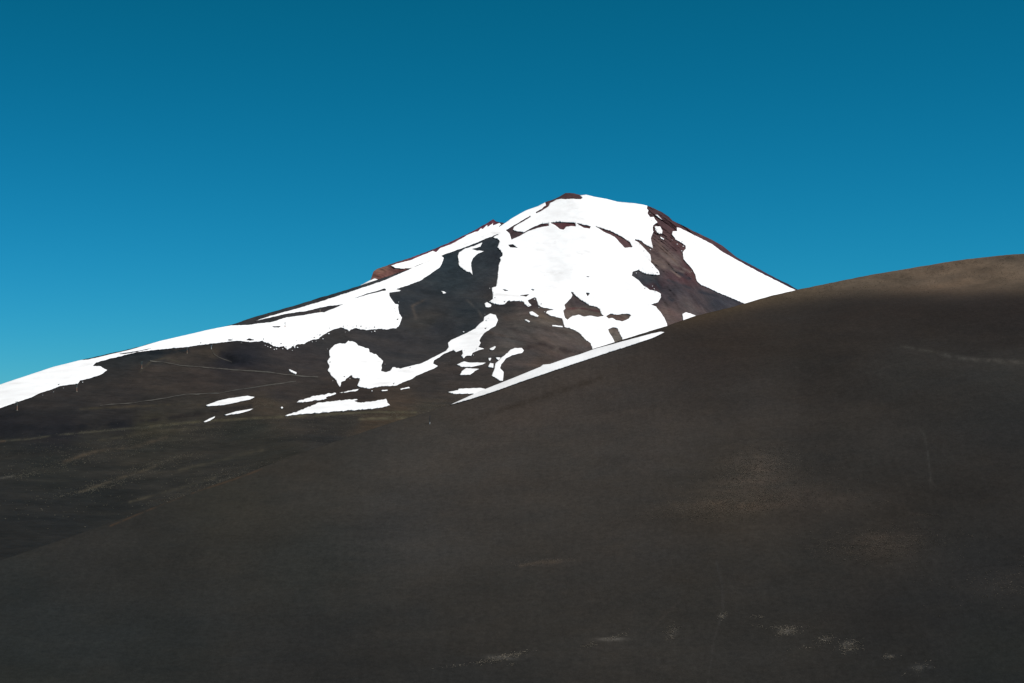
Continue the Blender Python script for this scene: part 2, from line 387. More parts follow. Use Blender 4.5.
FCOL = [(0,600,(42,44,43)),(0,680,(39,42,41)),(150,560,(46,46,44)),(150,650,(40,42,41)),(100,545,(50,49,47)),(230,500,(54,52,47)),(300,470,(57,54,50)),(300,560,(48,48,45)),(300,660,(43,43,42)),(420,440,(66,62,58)),(420,520,(59,56,53)),(480,600,(53,51,48)),(480,670,(47,46,44)),
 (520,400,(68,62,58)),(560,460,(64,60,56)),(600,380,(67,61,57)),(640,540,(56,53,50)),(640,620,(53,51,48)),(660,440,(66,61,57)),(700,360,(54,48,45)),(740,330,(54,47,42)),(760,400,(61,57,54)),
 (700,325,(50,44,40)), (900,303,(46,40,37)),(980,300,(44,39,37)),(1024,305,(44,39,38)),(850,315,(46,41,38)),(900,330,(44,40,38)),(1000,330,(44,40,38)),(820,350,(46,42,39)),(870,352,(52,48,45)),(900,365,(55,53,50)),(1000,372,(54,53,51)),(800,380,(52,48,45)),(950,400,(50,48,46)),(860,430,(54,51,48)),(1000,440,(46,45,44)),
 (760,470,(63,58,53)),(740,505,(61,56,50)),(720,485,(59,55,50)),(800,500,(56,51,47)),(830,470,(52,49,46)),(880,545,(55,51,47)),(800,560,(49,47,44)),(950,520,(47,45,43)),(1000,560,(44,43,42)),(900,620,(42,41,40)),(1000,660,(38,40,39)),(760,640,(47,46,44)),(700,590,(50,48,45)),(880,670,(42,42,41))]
FLINES = [([(110,526),(176,498.5),(205,488.5),(235,479),(262,469)], .8, (72,59,48)), 
 ([(900,346),(922,350),(945,354)], 1.1, (66,63,58)), ([(940,354),(968,359),(995,360.5),(1024,362.5)], 2.0, (74,71,67)),
 ([(916,424),(924,434),(928,455),(931,482)], .9, (62,60,57)), ([(930,480),(936,487),(942,489)], .9, (64,61,58)),
 ([(716,560),(722,585),(723,610),(714,640),(708,683)], .9, (58,56,54)), ([(520,566),(540,562),(560,562)], 1.4, (74,66,58)),
 ([(470,420),(540,398),(600,378)], 3.0, (58,52,47)), ([(640,640),(680,600)], 1.2, (56,53,50))]
def build_ash():
    xs = np.concatenate([np.arange(-2600, -160, 30), np.arange(-160, 1184, 1.4), np.arange(1184, 3600, 30)])
    R = 330
    top = fsky(xs) + fbm(np.stack([xs, xs * 0, xs * 0 + 9], -1), [(11, .3), (3, .15)])
    t = np.linspace(0, 1, R)
    PX = np.broadcast_to(xs, (R, len(xs))).copy(); PY = 740 + (top - 740) * t[:, None]
    V = fpoint(PX, PY)
    front = []; b = V[0]; hb = np.hypot(b[:, 0], b[:, 1])[:, None]
    for d in (1.0, 8, 25, 60, 120, 190, 235):
        r = b.copy(); r[:, :2] *= d / hb
        k = d / 250
        z = -1.7 - .135 * d + (b[:, 2] + 1.7 + .135 * hb[:, 0]) * k ** 2
        r[:, 2] = z; front.append(r)
    back = []; c = V[-1]; hc = np.hypot(c[:, 0], c[:, 1])[:, None]
    for s, dz in ((2, .6), (8, 3.2), (25, 13), (70, 42), (160, 95), (320, 160), (520, 190)):
        r = c.copy(); r[:, :2] *= (hc + s) / hc; r[:, 2] = np.maximum(c[:, 2] - dz, -130); back.append(r)
    A = np.concatenate([np.stack(front), V, np.stack(back)])
    wob = fbm(np.stack([PX / 40, PY / 9, PX * 0], -1), [(1, .8), (.45, .5), (.2, .35), (.09, .25)])
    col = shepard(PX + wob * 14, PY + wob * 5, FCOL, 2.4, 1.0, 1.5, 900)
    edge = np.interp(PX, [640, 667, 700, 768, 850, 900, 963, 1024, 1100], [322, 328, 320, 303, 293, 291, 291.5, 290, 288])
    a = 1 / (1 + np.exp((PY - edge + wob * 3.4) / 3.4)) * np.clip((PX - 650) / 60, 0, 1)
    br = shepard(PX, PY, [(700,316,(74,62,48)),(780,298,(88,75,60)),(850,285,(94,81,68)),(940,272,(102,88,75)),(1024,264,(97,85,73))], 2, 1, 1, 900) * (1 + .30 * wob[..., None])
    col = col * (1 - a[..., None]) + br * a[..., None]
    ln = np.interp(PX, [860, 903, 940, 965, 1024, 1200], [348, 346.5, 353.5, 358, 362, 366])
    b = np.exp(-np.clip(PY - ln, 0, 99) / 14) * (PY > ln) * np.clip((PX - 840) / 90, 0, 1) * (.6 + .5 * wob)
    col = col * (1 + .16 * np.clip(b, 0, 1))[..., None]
    bro = fbm(np.stack([PX / 150, PY / 45, PX * 0 + 7], -1), [(1, .7), (.4, .4)])
    col = col * (1 + .06 * wob + .10 * bro)[..., None] * (1 + .02 * (wob + bro)[..., None] * np.array([1, 0, -1]))
    for cx_, cy_, sx_, sy_, k_ in ((758, 468, 24, 12, .62), (735, 506, 46, 6, .60), (750, 488, 44, 12, .40), (820, 500, 40, 7, .25), (880, 545, 36, 11, .42), (1010, 585, 30, 14, .22), (540, 563, 24, 3, .32), (923, 515, 10, 1.5, .6), (640, 420, 70, 10, .08)):
        g_ = np.exp(-((PX - cx_) / sx_) ** 2 - ((PY - cy_ + 4 * wob) / sy_) ** 2) * np.clip(.75 + .7 * wob, 0, 1.6)
        col = col * (1 + k_ * g_)[..., None] * (1 + .16 * k_ * g_[..., None] * np.array([1.1, -.1, -.7]))
    for cx_, cy_, sx_, sy_ in ((505, 658, 14, 2), (672, 632, 4, 3), (787, 631, 6, 2.5), (825, 638, 5, 2), (850, 647, 6, 3.4), (889, 657, 4, 1.2), (610, 639, 12, 1.8), (722, 616, 3, 1.4), (920, 668, 9, 2.5)):
        g_ = np.exp(-((PX - cx_) / sx_) ** 2 - ((PY - cy_ + 1.5 * wob) / sy_) ** 2)
        col = col * (1 + 2.9 * g_ * np.clip(.6 + wob, 0, 1.6))[..., None]
    for pts, wd, c_ in FLINES:
        jit = fbm(np.stack([PX * .1, PY * .1, PX * 0 + 3], -1), [(1.0, .9), (.3, .6)])
        a = np.exp(-(seg_dist(PX, PY, pts) / wd) ** 2) * np.clip(.7 + jit, .05, 1)
        col = col * (1 - a[..., None]) + lin(c_) * a[..., None]
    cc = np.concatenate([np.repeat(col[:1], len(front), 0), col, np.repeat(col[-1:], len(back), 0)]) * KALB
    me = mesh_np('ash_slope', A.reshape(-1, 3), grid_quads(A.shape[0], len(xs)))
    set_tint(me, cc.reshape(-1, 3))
    return tag(link('ash_slope', me, M_ash), kind='structure')
build_ash()

# valley floor that runs on to the horizon
def build_ground():
    n = 96; rad = [1, 600, 2000, 6000, 15000, 40000]
    v = []; q = []
    for r in rad:
        for k in range(n):
            a = 2 * math.pi * k / n
            v.append((r * math.cos(a), r * math.sin(a), -132))
    for i in range(len(rad) - 1):
        for k in range(n):
            k2 = (k + 1) % n
            q.append((i * n + k, i * n + k2, (i + 1) * n + k2, (i + 1) * n + k)[::-1])
    me = mesh_np('ground', v, q)
    set_tint(me, np.repeat(lin((44, 43, 41))[None] * KALB, len(v), 0))
    tag(link('ground', me, M_ash), kind='structure')
build_ground()

# ------------------------------------------------------------------ snow
def rough(poly, amp, seg=.8, seed=0):
    out = []; n = len(poly); acc = 0.0
    for i in range(n):
        a, b = poly[i], poly[(i + 1) % n]
        L = math.hypot(b[0] - a[0], b[1] - a[1])
        k = max(1, int(L / seg))
        smooth = abs(b[1] - a[1]) < .95 * abs(b[0] - a[0]) and ontop(a) and ontop(b)
        nx, ny = (-(b[1] - a[1]) / (L + 1e-6), (b[0] - a[0]) / (L + 1e-6))
        for j in range(k):
            t = j / k; x = a[0] + (b[0] - a[0]) * t; y = a[1] + (b[1] - a[1]) * t; s_ = acc + L * t
            am = amp * (.25 if smooth else 1)
            if not smooth and ((255 < x < 404 and y > 296 and y > 340 - (x - 260) * .12) or (325 < x < 385 and 338 < y < 368)): am *= 2.6
            q = np.array([[s_, seed * 3.7, 0.5]])
            d = float(fbm(q, [(4.5, .55), (1.9, .5)])[0]) * am
            out.append((x + nx * d, y + ny * d))
        acc += L
    return out
def ontop(p): return abs(p[1] - float(ysky(p[0]))) < 1.2 or abs(p[1] - float(rsky(p[0]))) < 1.2 or abs(p[1] - float(fsky(p[0]))) < 1.5
def inside(x, y, poly):
    c = np.zeros(x.shape, bool); n = len(poly)
    for i in range(n):
        x0, y0 = poly[i]; x1, y1 = poly[i - 1]
        if y0 == y1: continue
        c ^= ((y0 > y) != (y1 > y)) & (x < (x1 - x0) * (y - y0) / (y1 - y0) + x0)
    return c
def drape(name, outer, holes, surf, off, sink, mat, step=2.0, amp=.22, seed=1, bulge=0, specks=()):
    loops = [rough(outer, amp, seed=seed)] + [rough(h, amp * .8, seed=seed + 7 + i) for i, h in enumerate(holes)] + [list(q) for q in specks]
    verts, edges = [], []
    for lp in loops:
        s = len(verts); verts += lp
        edges += [(s + i, s + (i + 1) % len(lp)) for i in range(len(lp))]
    ox = np.array(loops[0])
    gx, gy = np.meshgrid(np.arange(ox[:, 0].min(), ox[:, 0].max(), step), np.arange(ox[:, 1].min(), ox[:, 1].max(), step))
    gx = gx + rng.uniform(-.3, .3, gx.shape) * step; gy = gy + rng.uniform(-.3, .3, gy.shape) * step
    gx, gy = gx.ravel(), gy.ravel()
    ok = inside(gx, gy, loops[0])
    for h in loops[1:]: ok ^= inside(gx, gy, h)
    verts += list(zip(gx[ok], gy[ok]))
    vo, eo, fo, ov, oe, of = delaunay_2d_cdt([Vector(v) for v in verts], edges, [], 0, 1e-5)
    v2 = np.array([(v.x, v.y) for v in vo]); tri = np.array([f for f in fo if len(f) == 3])
    cen = v2[tri].mean(1)
    ok = inside(cen[:, 0], cen[:, 1], loops[0])
    for h in loops[1:]: ok ^= inside(cen[:, 0], cen[:, 1], h)
    tri = tri[ok]
    used = np.unique(tri); mp = -np.ones(len(v2), int); mp[used] = np.arange(len(used))
    tri = mp[tri]; v2 = v2[used]
    # outward winding towards the camera
    a, b, c = v2[tri[:, 0]], v2[tri[:, 1]], v2[tri[:, 2]]
    ar = (b[:, 0] - a[:, 0]) * (c[:, 1] - a[:, 1]) - (b[:, 1] - a[:, 1]) * (c[:, 0] - a[:, 0])
    tri[ar > 0] = tri[ar > 0][:, ::-1]
    cnt = {}
    for t in tri:
        for i in range(3):
            e = (t[i], t[(i + 1) % 3]); cnt[e] = cnt.get(e, 0) + 1
    bnd = [e for e in cnt if (e[1], e[0]) not in cnt]
    bv = sorted({i for e in bnd for i in e}); bi = {v: k for k, v in enumerate(bv)}
    o = np.full(len(v2), float(off))
    if bulge:
        bp = v2[bv]
        dmin = np.array([np.hypot(bp[:, 0] - p[0], bp[:, 1] - p[1]).min() for p in v2])
        o = o + bulge * np.minimum(dmin, 3) / 3 * (1 + .4 * np.sin(v2[:, 0] * 1.7) * np.cos(v2[:, 1] * 2.3))
    T = surf(v2[:, 0], v2[:, 1], o)
    B = surf(v2[bv, 0], v2[bv, 1], -sink)
    n = len(v2)
    faces = [tuple(t) for t in tri] + [(e[1], e[0], n + bi[e[0]], n + bi[e[1]]) for e in bnd]
    me = bpy.data.meshes.new(name)
    me.from_pydata([tuple(p) for p in np.concatenate([T, B])], [], faces)
    me.polygons.foreach_set('use_smooth', [len(p.vertices) == 3 for p in me.polygons])
    me.update()
    return link(name, me, mat)

def edge_specks(poly, cond, n, seed, smin=.25, smax=.95, reach=3.4):
    rr = random.Random(seed); segs = [(poly[i], poly[(i + 1) % len(poly)]) for i in range(len(poly))]
    segs = [q for q in segs if cond(q[0]) and cond(q[1])]; out = []
    while len(out) < n:
        a, b = rr.choice(segs); t = rr.random(); d = rr.gauss(0, reach * .55)
        L = math.hypot(b[0] - a[0], b[1] - a[1]) + 1e-6
        if rr.random() > L / 12: continue
        x = a[0] + (b[0] - a[0]) * t - (b[1] - a[1]) / L * d; y = a[1] + (b[1] - a[1]) * t + (b[0] - a[0]) / L * d
        if abs(d) < 1.6 or any(math.hypot(x - q[0][0], y - q[0][1]) < 2.6 for q in out): continue
        w = rr.uniform(smin, smax); hh = w * rr.uniform(.4, .8); p0 = rr.uniform(0, 6.28)
        out.append([(x + w * math.cos(p0 + k * 1.0472) * rr.uniform(.7, 1.2), y + hh * math.sin(p0 + k * 1.0472) * rr.uniform(.7, 1.2)) for k in range(6)])
    return out
FIELD = [(-40,398.2),(0,384.5),(31,374.2),(53.7,366.7),(80,360.2),(88,359.7),(100,356.8),(115,353.2),(130,349.8),(160,340.9),(187.5,334.6),(207.5,329.9),(220,327.4),(231,325.4),(245,325),(252,324.6),
 (257,323.3),(270,322.5),(287.5,317.2),(307.5,314.5),(320,312.2),(324,312.2),(335,307.7),(344,304.2),(327.5,306),(307.5,310.8),(285,313.9),(270,317.6),(255.2,320.9),
 (270,316),(295,309),(320,301.7),(342.5,294.4),(365,286.9),(385,280),(400,273.7),(416,266.3),(440,256.3),(460,246.5),(478,237.9),(492,231.4),(505.4,222.8),(512.5,217.9),(520,213.6),(526,210.3),(537.5,206.4),(545,202.5),
 (546.2,205.3),(541,209),(535.5,212.2),(536.3,213.4),(543,209.9),(548,206.6),(550,203.2),(556,199.8),(561,198.7),(566,198.9),(572,198.8),(579,199.1),(582.7,198.2),(579.5,195.6),(586,194.6),(595,196.8),(606,198.8),(617.5,201.7),(628,202.7),(635,203.3),(642.5,204.5),(647,205.7),
 (647,208.7),(648.5,210.6),(647.5,213.7),(650,216.9),(653.7,216.9),(655,219.4),(657.5,222.5),(653,225.4),(652.6,230.5),(653.5,231.5),(650.6,238.7),(652,243.7),(653,248.5),(646,245.4),(641,241),(635,239.2),(634.5,240.3),(638.7,242.7),(645,248.9),(650,254.4),(651,258.7),(650.6,262),(655,266.9),(658.7,271),
 (659.8,274.8),(653.7,275),(646,274),(641,271.5),(638,270),(632.5,272),(632,275.6),(638.7,280.6),(643.7,285.6),(650,289.7),(656,291),(660.6,293.7),(661,297),(658,302.5),(651,304.6),(656,306.6),(661,313),(664.4,318),(667,323.7),(667.5,333),(640,345),(605,358),(594,354),(592.5,349.4),(590.6,343.7),(586,340),(581,335),(578,331.9),(570,328.7),(564.4,326.9),
 (562,318.3),(556,317.2),(550,315.6),(546,313),(547,311),(554.4,309.7),(542.5,307.5),(538,305),(536,298),(534.4,297),(527.5,300.6),(531.4,305.4),(528,306.6),(524.6,304.6),(523.7,302),(518.7,301),(507.5,301),(505,304),(498.7,305),(488.7,302),(492.5,299),(493,295),(491.8,287.5),(496,286.3),(497.5,278.7),(498.7,266),(500.6,260),(499.4,258),(502.5,256),(502.2,253.5),(500.6,250.6),(497.5,247.5),(498.7,243.7),(500,240.8),(497.5,239),(493,237.3),
 (498.8,234.2),(496,234.6),(481,240.9),(465,247.2),(453,251.6),(441,255.4),(443.6,257.8),(441.9,263.7),(440,267),(430,274.3),(420,280.8),(406,286),(396,289),(401,290.4),(400,291.2),(389.4,292.7),(389.6,296),(392,300),(395,303.7),(398.3,304.6),(398.2,308),(399.2,313.7),(402,317.8),(399.6,325),(396,328.3),(383.7,330),(377.5,329),(366,330),(355,328),(348.7,331),(341,327.5),(332.5,329.7),(323.7,334.4),(318.7,338.4),(310,340.4),(305,343.3),(296,345),(295,348.3),(292.5,345.8),(287.5,349.6),(283.7,345.8),(279,347),(273.7,346),(268.7,343.7),(262.5,341),(248.7,342),(237.5,340.6),(228,341.9),(210,343.7),(187.5,346.9),(152.5,350.2),(137.5,351.9),(116,357.4),(105,360),(96,362.5),(92.5,366),(100,366.2),(107,370),(102.5,373.7),(92.5,377.5),(80,380.6),(77.5,383.7),(60,386),(50,390),(41,392.5),(31,397.5),(16,402.5),(0,408),(-40,423)]
HOLES = [[(117,354.2),(130,352.0),(140,350.4),(152,347.9),(150,348.9),(138,351.6),(125,354.0)], [(272,326.4),(281,325.9),(279,327.4),(274,327.4)], [(227,340.2),(229,339.2),(233,340.3),(230,340.7)], [(246,340),(249,338.4),(254,340.2),(250,340.6)],
 [(354,298.4),(367,293.5),(381,289.9),(382.6,289.0),(385,289.0),(385.4,290.6),(382.5,290.9),(368,294.5)],
 [(505.8,230.2),(512.5,226.2),(530,215.8),(530.8,216.8),(514,226.8),(512.9,229.5),(514.5,231),(523.7,232.4),(532.5,227.4),(541,223.7),(548.5,223.3),(549,226),(544,226.6),(537.5,228),(528.7,230.8),(521,235.2),(511.5,239.6),(509.6,233.7)],
 [(508,244.8),(512,244.2),(517.8,247.9),(510,247.2)],
 [(550.6,222.5),(561,222),(575.3,222.9),(575.8,226.5),(571,226),(565.6,227),(563.7,229.7),(560,229),(556,226)],
 [(576.6,223),(582.5,224.6),(590.6,226.3),(590,228.6),(583.7,227.6),(579,225.2)],
 [(595.4,226.3),(602.5,228.5),(610,230.8),(617.5,234.6),(625,238.8),(630,242.5),(632.4,247.2),(625,247.7),(620,242.8),(615,237),(608.7,233.9),(603.5,231.6)],
 [(570.8,292),(573,292.3),(575,295.6),(582.5,301),(590,305.6),(596,306.9),(600,309.4),(601,313.7),(604,316),(597.5,316.9),(590,315.6),(584,316.6),(578.7,314.7),(572.5,316),(567.5,319.6),(565,318),(563.2,310.6),(565.6,308.7),(564.4,305),(571,298),(572.3,295.4)],
 [(606,316.2),(610,314),(617.5,314.7),(626,313.7),(631.3,315),(628.7,318.7),(622.5,321.2),(616,320.1),(612.5,318),(608.7,318.5)],
 [(608,329.4),(612.5,327.4),(617.7,328.5),(618.3,331),(622.3,338.7),(624,345),(617,347),(613,338.4),(609.4,333)],
 [(585.8,292.8),(589.8,293.3),(587.5,296.2)], [(586,276.5),(589.6,276.4),(588,277.5)], [(502.2,289),(508.9,291.2),(504.5,290.8)], [(519.8,295.3),(528.9,294.2),(526,296.7)], [(530.8,289.4),(534.8,289.9),(533,290.6)]]
tag(drape('snow_field', FIELD, HOLES, vpoint, 6.5, 2, M_snow, 1.3, .5, 3,
    specks=edge_specks(FIELD, lambda p: 258 < p[0] < 404 and p[1] > 300 and p[1] > 300 + (404 - p[0]) * .2, 40, 4)
    + edge_specks(FIELD, lambda p: 490 < p[0] < 560 and 284 < p[1] < 320, 8, 5) + edge_specks(FIELD, lambda p: 632 < p[0] < 668 and 208 < p[1] < 322, 10, 6)
    + edge_specks(FIELD, lambda p: 0 < p[0] < 260 and p[1] > float(ysky(p[0])) + 8, 9, 8)),
    'huge white snow field covering the volcano summit and its whole left shoulder', 'snow field')
G = 'snow patches left on the volcano'
SNOWS = [
 ('broad snow slope on the volcano right flank under the red crest', 'v', [(676.5,227.3),(680,228),(696,236),(712.5,244.4),(721,251),(738.7,261),(761,273),(780,282.5),(795.8,290.3),(800,300),(765,318),(744,303.5),(730,297.5),(717.5,292.3),(708,287.8),(700,284.4),(697,281.5),(696,278.5),(695.4,275),(692.5,269.4),(688.7,265),(683.9,260),(682.5,252.5),(685.6,248.7),(685.6,245.6),(676,240),(672,234.6),(672.8,231.2),(677,231)]),
 ('little snow patch peeking over the dark slope at the foot of the reddish rock band', 'v', [(682.3,314),(686,312.4),(690,313.4),(696.5,316),(697,324),(684,328),(682.6,318)]),
 ('thin snow sliver high in the red rocks right of the summit', 'v', [(655,214.8),(657.5,214.8),(662.8,220),(660,218.8)]),
 ('small rounded snow scrap beside the top of the red rock band', 'v', [(654.6,226.2),(660,226.6),(662.4,230.6),(662,234),(658.5,233.6),(655,229.8)]),
 ('tiny snow scrap amid red rocks below the rounded scrap', 'v', [(659.8,236.6),(664.2,238.6),(663.4,240.1),(661,238.6)]),
 ('hanging white snow tongue in the dark basin left of the summit snow', 'v', [(458.8,252.6),(465,248.6),(474,245.9),(482.2,242.6),(480.5,246.6),(475,248.3),(471.4,248.9),(477,250.6),(484,251.1),(478,253.7),(473,258),(471,263),(471.6,270),(472.6,275),(470,272.5),(466.5,271.5),(462,268.5),(459,265.5),(458.5,260),(457.8,256)]),
 ('tiny snow speck alone in the middle of the dark basin', 'v', [(441,291),(444,291.2),(446.2,293),(443,293.6)]),
 ('small snow blob just under the left corner of the central snow', 'v', [(484.3,303.7),(487,302),(491.2,305),(490.6,307.2),(486,307.1)]),
 ('slanting snow chip on the brown lobe below the jagged snow edge', 'v', [(528.8,312),(532,311.3),(538.9,315.6),(537,317.2),(530.6,314.9)]),
 ('thin snow dash on the brown lobe, the lowest left of its chips', 'v', [(524,319.8),(526.2,319.2),(530.2,321.4),(528.7,322.6)]),
 ('flat snow dash at the right edge of the brown lobe', 'v', [(552,325),(556,325.2),(562.6,326.1),(562.6,327.4),(552.4,326.3)]),
 ('large snow patch with a round lobe and a long arm sweeping up to the right', 'v', [(484.2,317),(490,313.5),(495.6,315),(498,320),(495.6,325.6),(485,332.5),(481,336.9),(479.2,340.6),(480.6,343),(478.5,346.9),(484,348.7),(478.7,350.2),(472.5,353),(471,355.6),(465.6,356),(463.7,358.2),(461,356),(463,353),(461.9,350),(456,352),(453,350.2),(445,353.3),(433.9,360.6),(433,363.5),(437.7,366),(433.7,368.7),(428,370.8),(416,376),(412.5,378.7),(402.5,382.5),(396,385.6),(381,386.2),(370,388.5),(361,387.7),(357.4,386),(360,378),(353.7,378),(350.6,375),(347.5,377.5),(345.6,380),(341,382),(340,386.9),(337.5,383),(335,379.4),(330,374.4),(328,370.6),(329.4,367.5),(327.5,361),(330,357.5),(329.2,350.6),(331,348),(333.7,345.6),(340,343),(345,343.7),(348.7,340.4),(355,342.3),(358.7,345.6),(368.7,348.7),(370,352),(377.5,355.4),(382.7,360.6),(381.6,366),(381,371),(385,372.2),(390,371),(392.5,367.3),(400,368.6),(410,366),(420,363.7),(427.5,360.4),(436,356),(446,350.8),(448.7,346.9),(448,343),(451,340),(463.7,334.4),(475,328.7),(478.7,324.4),(483.7,320.6)]),
 ('narrow tapering snow strip just above the long pointed strip', 'v', [(296,402.7),(300,400.3),(316,395.6),(335,392.7),(336.2,393.5),(326,397.3),(327,398.9),(318,400.1),(304,402.2)]),
 ('thread of snow reaching up to the round-lobed patch', 'v', [(338.5,392.8),(353.7,389.8),(359.6,388.5),(355,391.1),(345,392.6)]),
 ('long pointed snow strip lying along the edge of the dark terrace', 'v', [(284,415.8),(295,412.5),(305,408.5),(318.7,403),(332.5,401),(341,400.6),(355,398.8),(357.6,399.4),(353.7,401),(357.5,402.5),(370,402),(386,398.8),(387.5,402.5),(389.9,405),(385,406.7),(362.5,409.8),(337.5,411.2),(312.5,413.3)]),
 ('faint short snow dash below the long arm of the round-lobed patch', 'v', [(381,390.3),(388.2,389.4),(387.6,390.8),(382.5,391.1)]),
 ('short bright snow dash below the long arm, right of the faint dash', 'v', [(400,388.7),(408.7,386.8),(410,388),(401,389.8)]),
 ('lens-shaped snow patch on the left hillside below the dirt track', 'v', [(205.8,405.3),(217.5,401),(227.5,398.5),(247.5,395.8),(254.6,397),(250,399.4),(235,402.7),(222.5,405.2),(207.5,406.2)]),
 ('slim curved snow streak just under the lens-shaped patch', 'v', [(224.2,414.9),(237.5,411),(254,408.4),(250,410.4),(238.7,413.6),(226,415.2)]),
 ('short slanted snow streak touching the pale terrace line', 'v', [(203.5,421.9),(209,418.6),(215.2,416.2),(214.6,417.6),(210,420.4),(205,422.2)]),
 ('tiny slanted snow dash on the dark hillside left of the round lobe', 'v', [(288.6,369.2),(290.5,369.4),(296.3,372.7),(295.8,374.2),(290,371.2)]),
 ('snow dot on brown ground left of the long pointed strip', 'v', [(280.2,407.2),(282,406.5),(283,407.3),(281.8,408.6)]),
 ('upper of two small flat snow patches below the sweeping snow arm', 'v', [(456.8,364.4),(463.7,361.4),(468.7,362.5),(478.7,362.4),(486,362.7),(482.5,364.5),(471,367),(461,367)]),
 ('lower of two small flat snow patches below the sweeping snow arm', 'v', [(459.9,375),(462,371),(466,368),(479,369),(475,371),(470,374.8),(463.7,374.8)]),
 ('small snow fleck between the sweeping arm and the hooked patch', 'v', [(489.2,348.9),(495,345.9),(495.8,347),(493.7,349.8),(491,350.2)]),
 ('hooked snow patch on the lower brown slope above the dark foreground ridge', 'v', [(507.3,353),(510,350),(515,348),(522,347.8),(523.9,350.6),(522,352.9),(512.5,355.2),(506,358.2),(501.2,364.4),(500,368),(503.8,372),(502.7,380.9),(500,381.1),(491.8,375.6),(494.4,368.7),(495.2,363.7),(501,358)]),
 ('greyish snow scrap against the left side of the hooked patch', 'v', [(487.9,367.2),(490,363),(493.6,363.4),(493.2,367.8)]),
 ('snow speck above the greyish scrap', 'v', [(488.4,358),(491.2,357.9),(490.4,360.4),(489,360.8)]),
 ('snow speck touching the bend of the hooked patch', 'v', [(495.6,357.6),(500.4,357.5),(498.4,360.2),(496.8,359.4)]),
 ('flat snow shelf behind the left tip of the foreground snow strip', 'v', [(447.4,392),(458,390.1),(458.7,388.6),(481,387.9),(490,389.6),(486,396),(470,397),(476,393.6),(453.7,393.9)]),
 ('snow lying on the far reddish crater rim left of the summit', 'r', [(391,265.6),(397.5,263.4),(410,260.4),(422.5,255.2),(433,251),(436,252.4),(440,248.3),(448,245.4),(452.5,243.5),(460,239.3),(467.5,235),(475,231.6),(478,231.4),(481,228.3),(482.5,229.2),(487,225.2),(487.6,227.2),(493,223),(492.6,225.6),(499.5,223),(501,224.4),(498.7,227),(500,236),(470,253),(440,266),(418,274),(416,267.2),(410,268.2),(402.5,268.8),(395,268)]),
 ('small snow wedge at the foot of the red cliff on the skyline', 'r', [(360.5,285.2),(370,280.3),(375,278.6),(377.8,279.4),(374,288),(362,292)]),
 ('long narrow snow strip along the crest of the dark foreground slope', 'f', [(450.6,404.6),(475,393.4),(485,389.1),(515,377.2),(540.6,366.7),(543,364.7),(550,364.0),(568,357.7),(580,354.2),(595,348.7),(610,344.8),(630,339.3),(653.7,333),(661,331.6),(664.3,332.2),(654,337.4),(631,345.2),(600,355.2),(568,365.8),(527.5,379.5),(492.5,392),(471,398.9)]),
]
for i, (lab, s, poly) in enumerate(SNOWS):
    surf = {'v': vpoint, 'r': rpoint, 'f': fpoint}[s]
    o = drape('snow_patch', poly, [], surf, {'v': 6.5, 'r': 7, 'f': .5}[s], {'v': 2, 'r': 4, 'f': .6}[s], M_snow, 1.2, .4 if s != 'f' else .25, 40 + i,
              specks=edge_specks(poly, lambda p: p[1] < 390, 18, 9) if len(poly) > 60 else edge_specks(poly, lambda p: p[0] < 700 and p[1] > 232, 6, 10) if i == 0 else ())
    tag(o, lab, 'snow patch', G if s == 'v' else None)

# rocks standing on the skyline
def red_mat():
    m, nt, b = nodes('oxidised_lava')
    f = maprange(nt, noise_node(nt, .08, 7, (1, 1, 2)), .3, .7, 0, 1)
    cr = N(nt, 'ShaderNodeMix', data_type='RGBA'); nt.links.new(f, cr.inputs[0])
    cr.inputs[6].default_value = (.045, .026, .028, 1); cr.inputs[7].default_value = (.080, .042, .043, 1)
    nt.links.new(cr.outputs[2], b.inputs['Base Color']); b.inputs['Roughness'].default_value = .95
    b.inputs['Specular IOR Level'].default_value = .05
    bp = N(nt, 'ShaderNodeBump', Strength=.6, Distance=2.0)
    nt.links.new(noise_node(nt, .3, 5), bp.inputs['Height']); nt.links.new(bp.outputs[0], b.inputs['Normal'])
    return m
M_red = red_mat()
o = drape('rock_outcrop', [(549.5,203.3),(551,200.6),(555,198.9),(560,196.3),(563,194.4),(565.6,193.0),(570,192.9),(574.4,193.4),(579,195),(582.6,197.9),(581,199.3),(572,199),(566,199.2),(561,199),(556,200)], [], vpoint, 6, 4, M_red, 1.2, .25, 91, 6)
tag(o, 'dark red lava rock cap standing on the very top of the volcano', 'rock outcrop')
def boulder(name, c, r, mat, seed):
    rr = np.random.default_rng(seed)
    import bmesh
    bm = bmesh.new(); bmesh.ops.create_icosphere(bm, subdivisions=3, radius=1)
    for v in bm.verts:
        p = np.array(v.co); n = float(fbm(p[None] + seed, [(1.2, .35), (.5, .18)])[0])
        v.co = Vector((p[0] * r * 1.3, p[1] * r, p[2] * r * .8)) * (1 + n)
    me = bpy.data.meshes.new(name); bm.to_mesh(me); bm.free()
    o = link(name, me, mat); o.location = c; return o
p = vpoint(384.2, 290.2, 5)
tag(boulder('boulder', Vector(p) + Vector((0, 0, 1.2)), 2.7, M_rock, 5), 'lone dark boulder in the snow where the basin edge meets the left snow field', 'boulder')

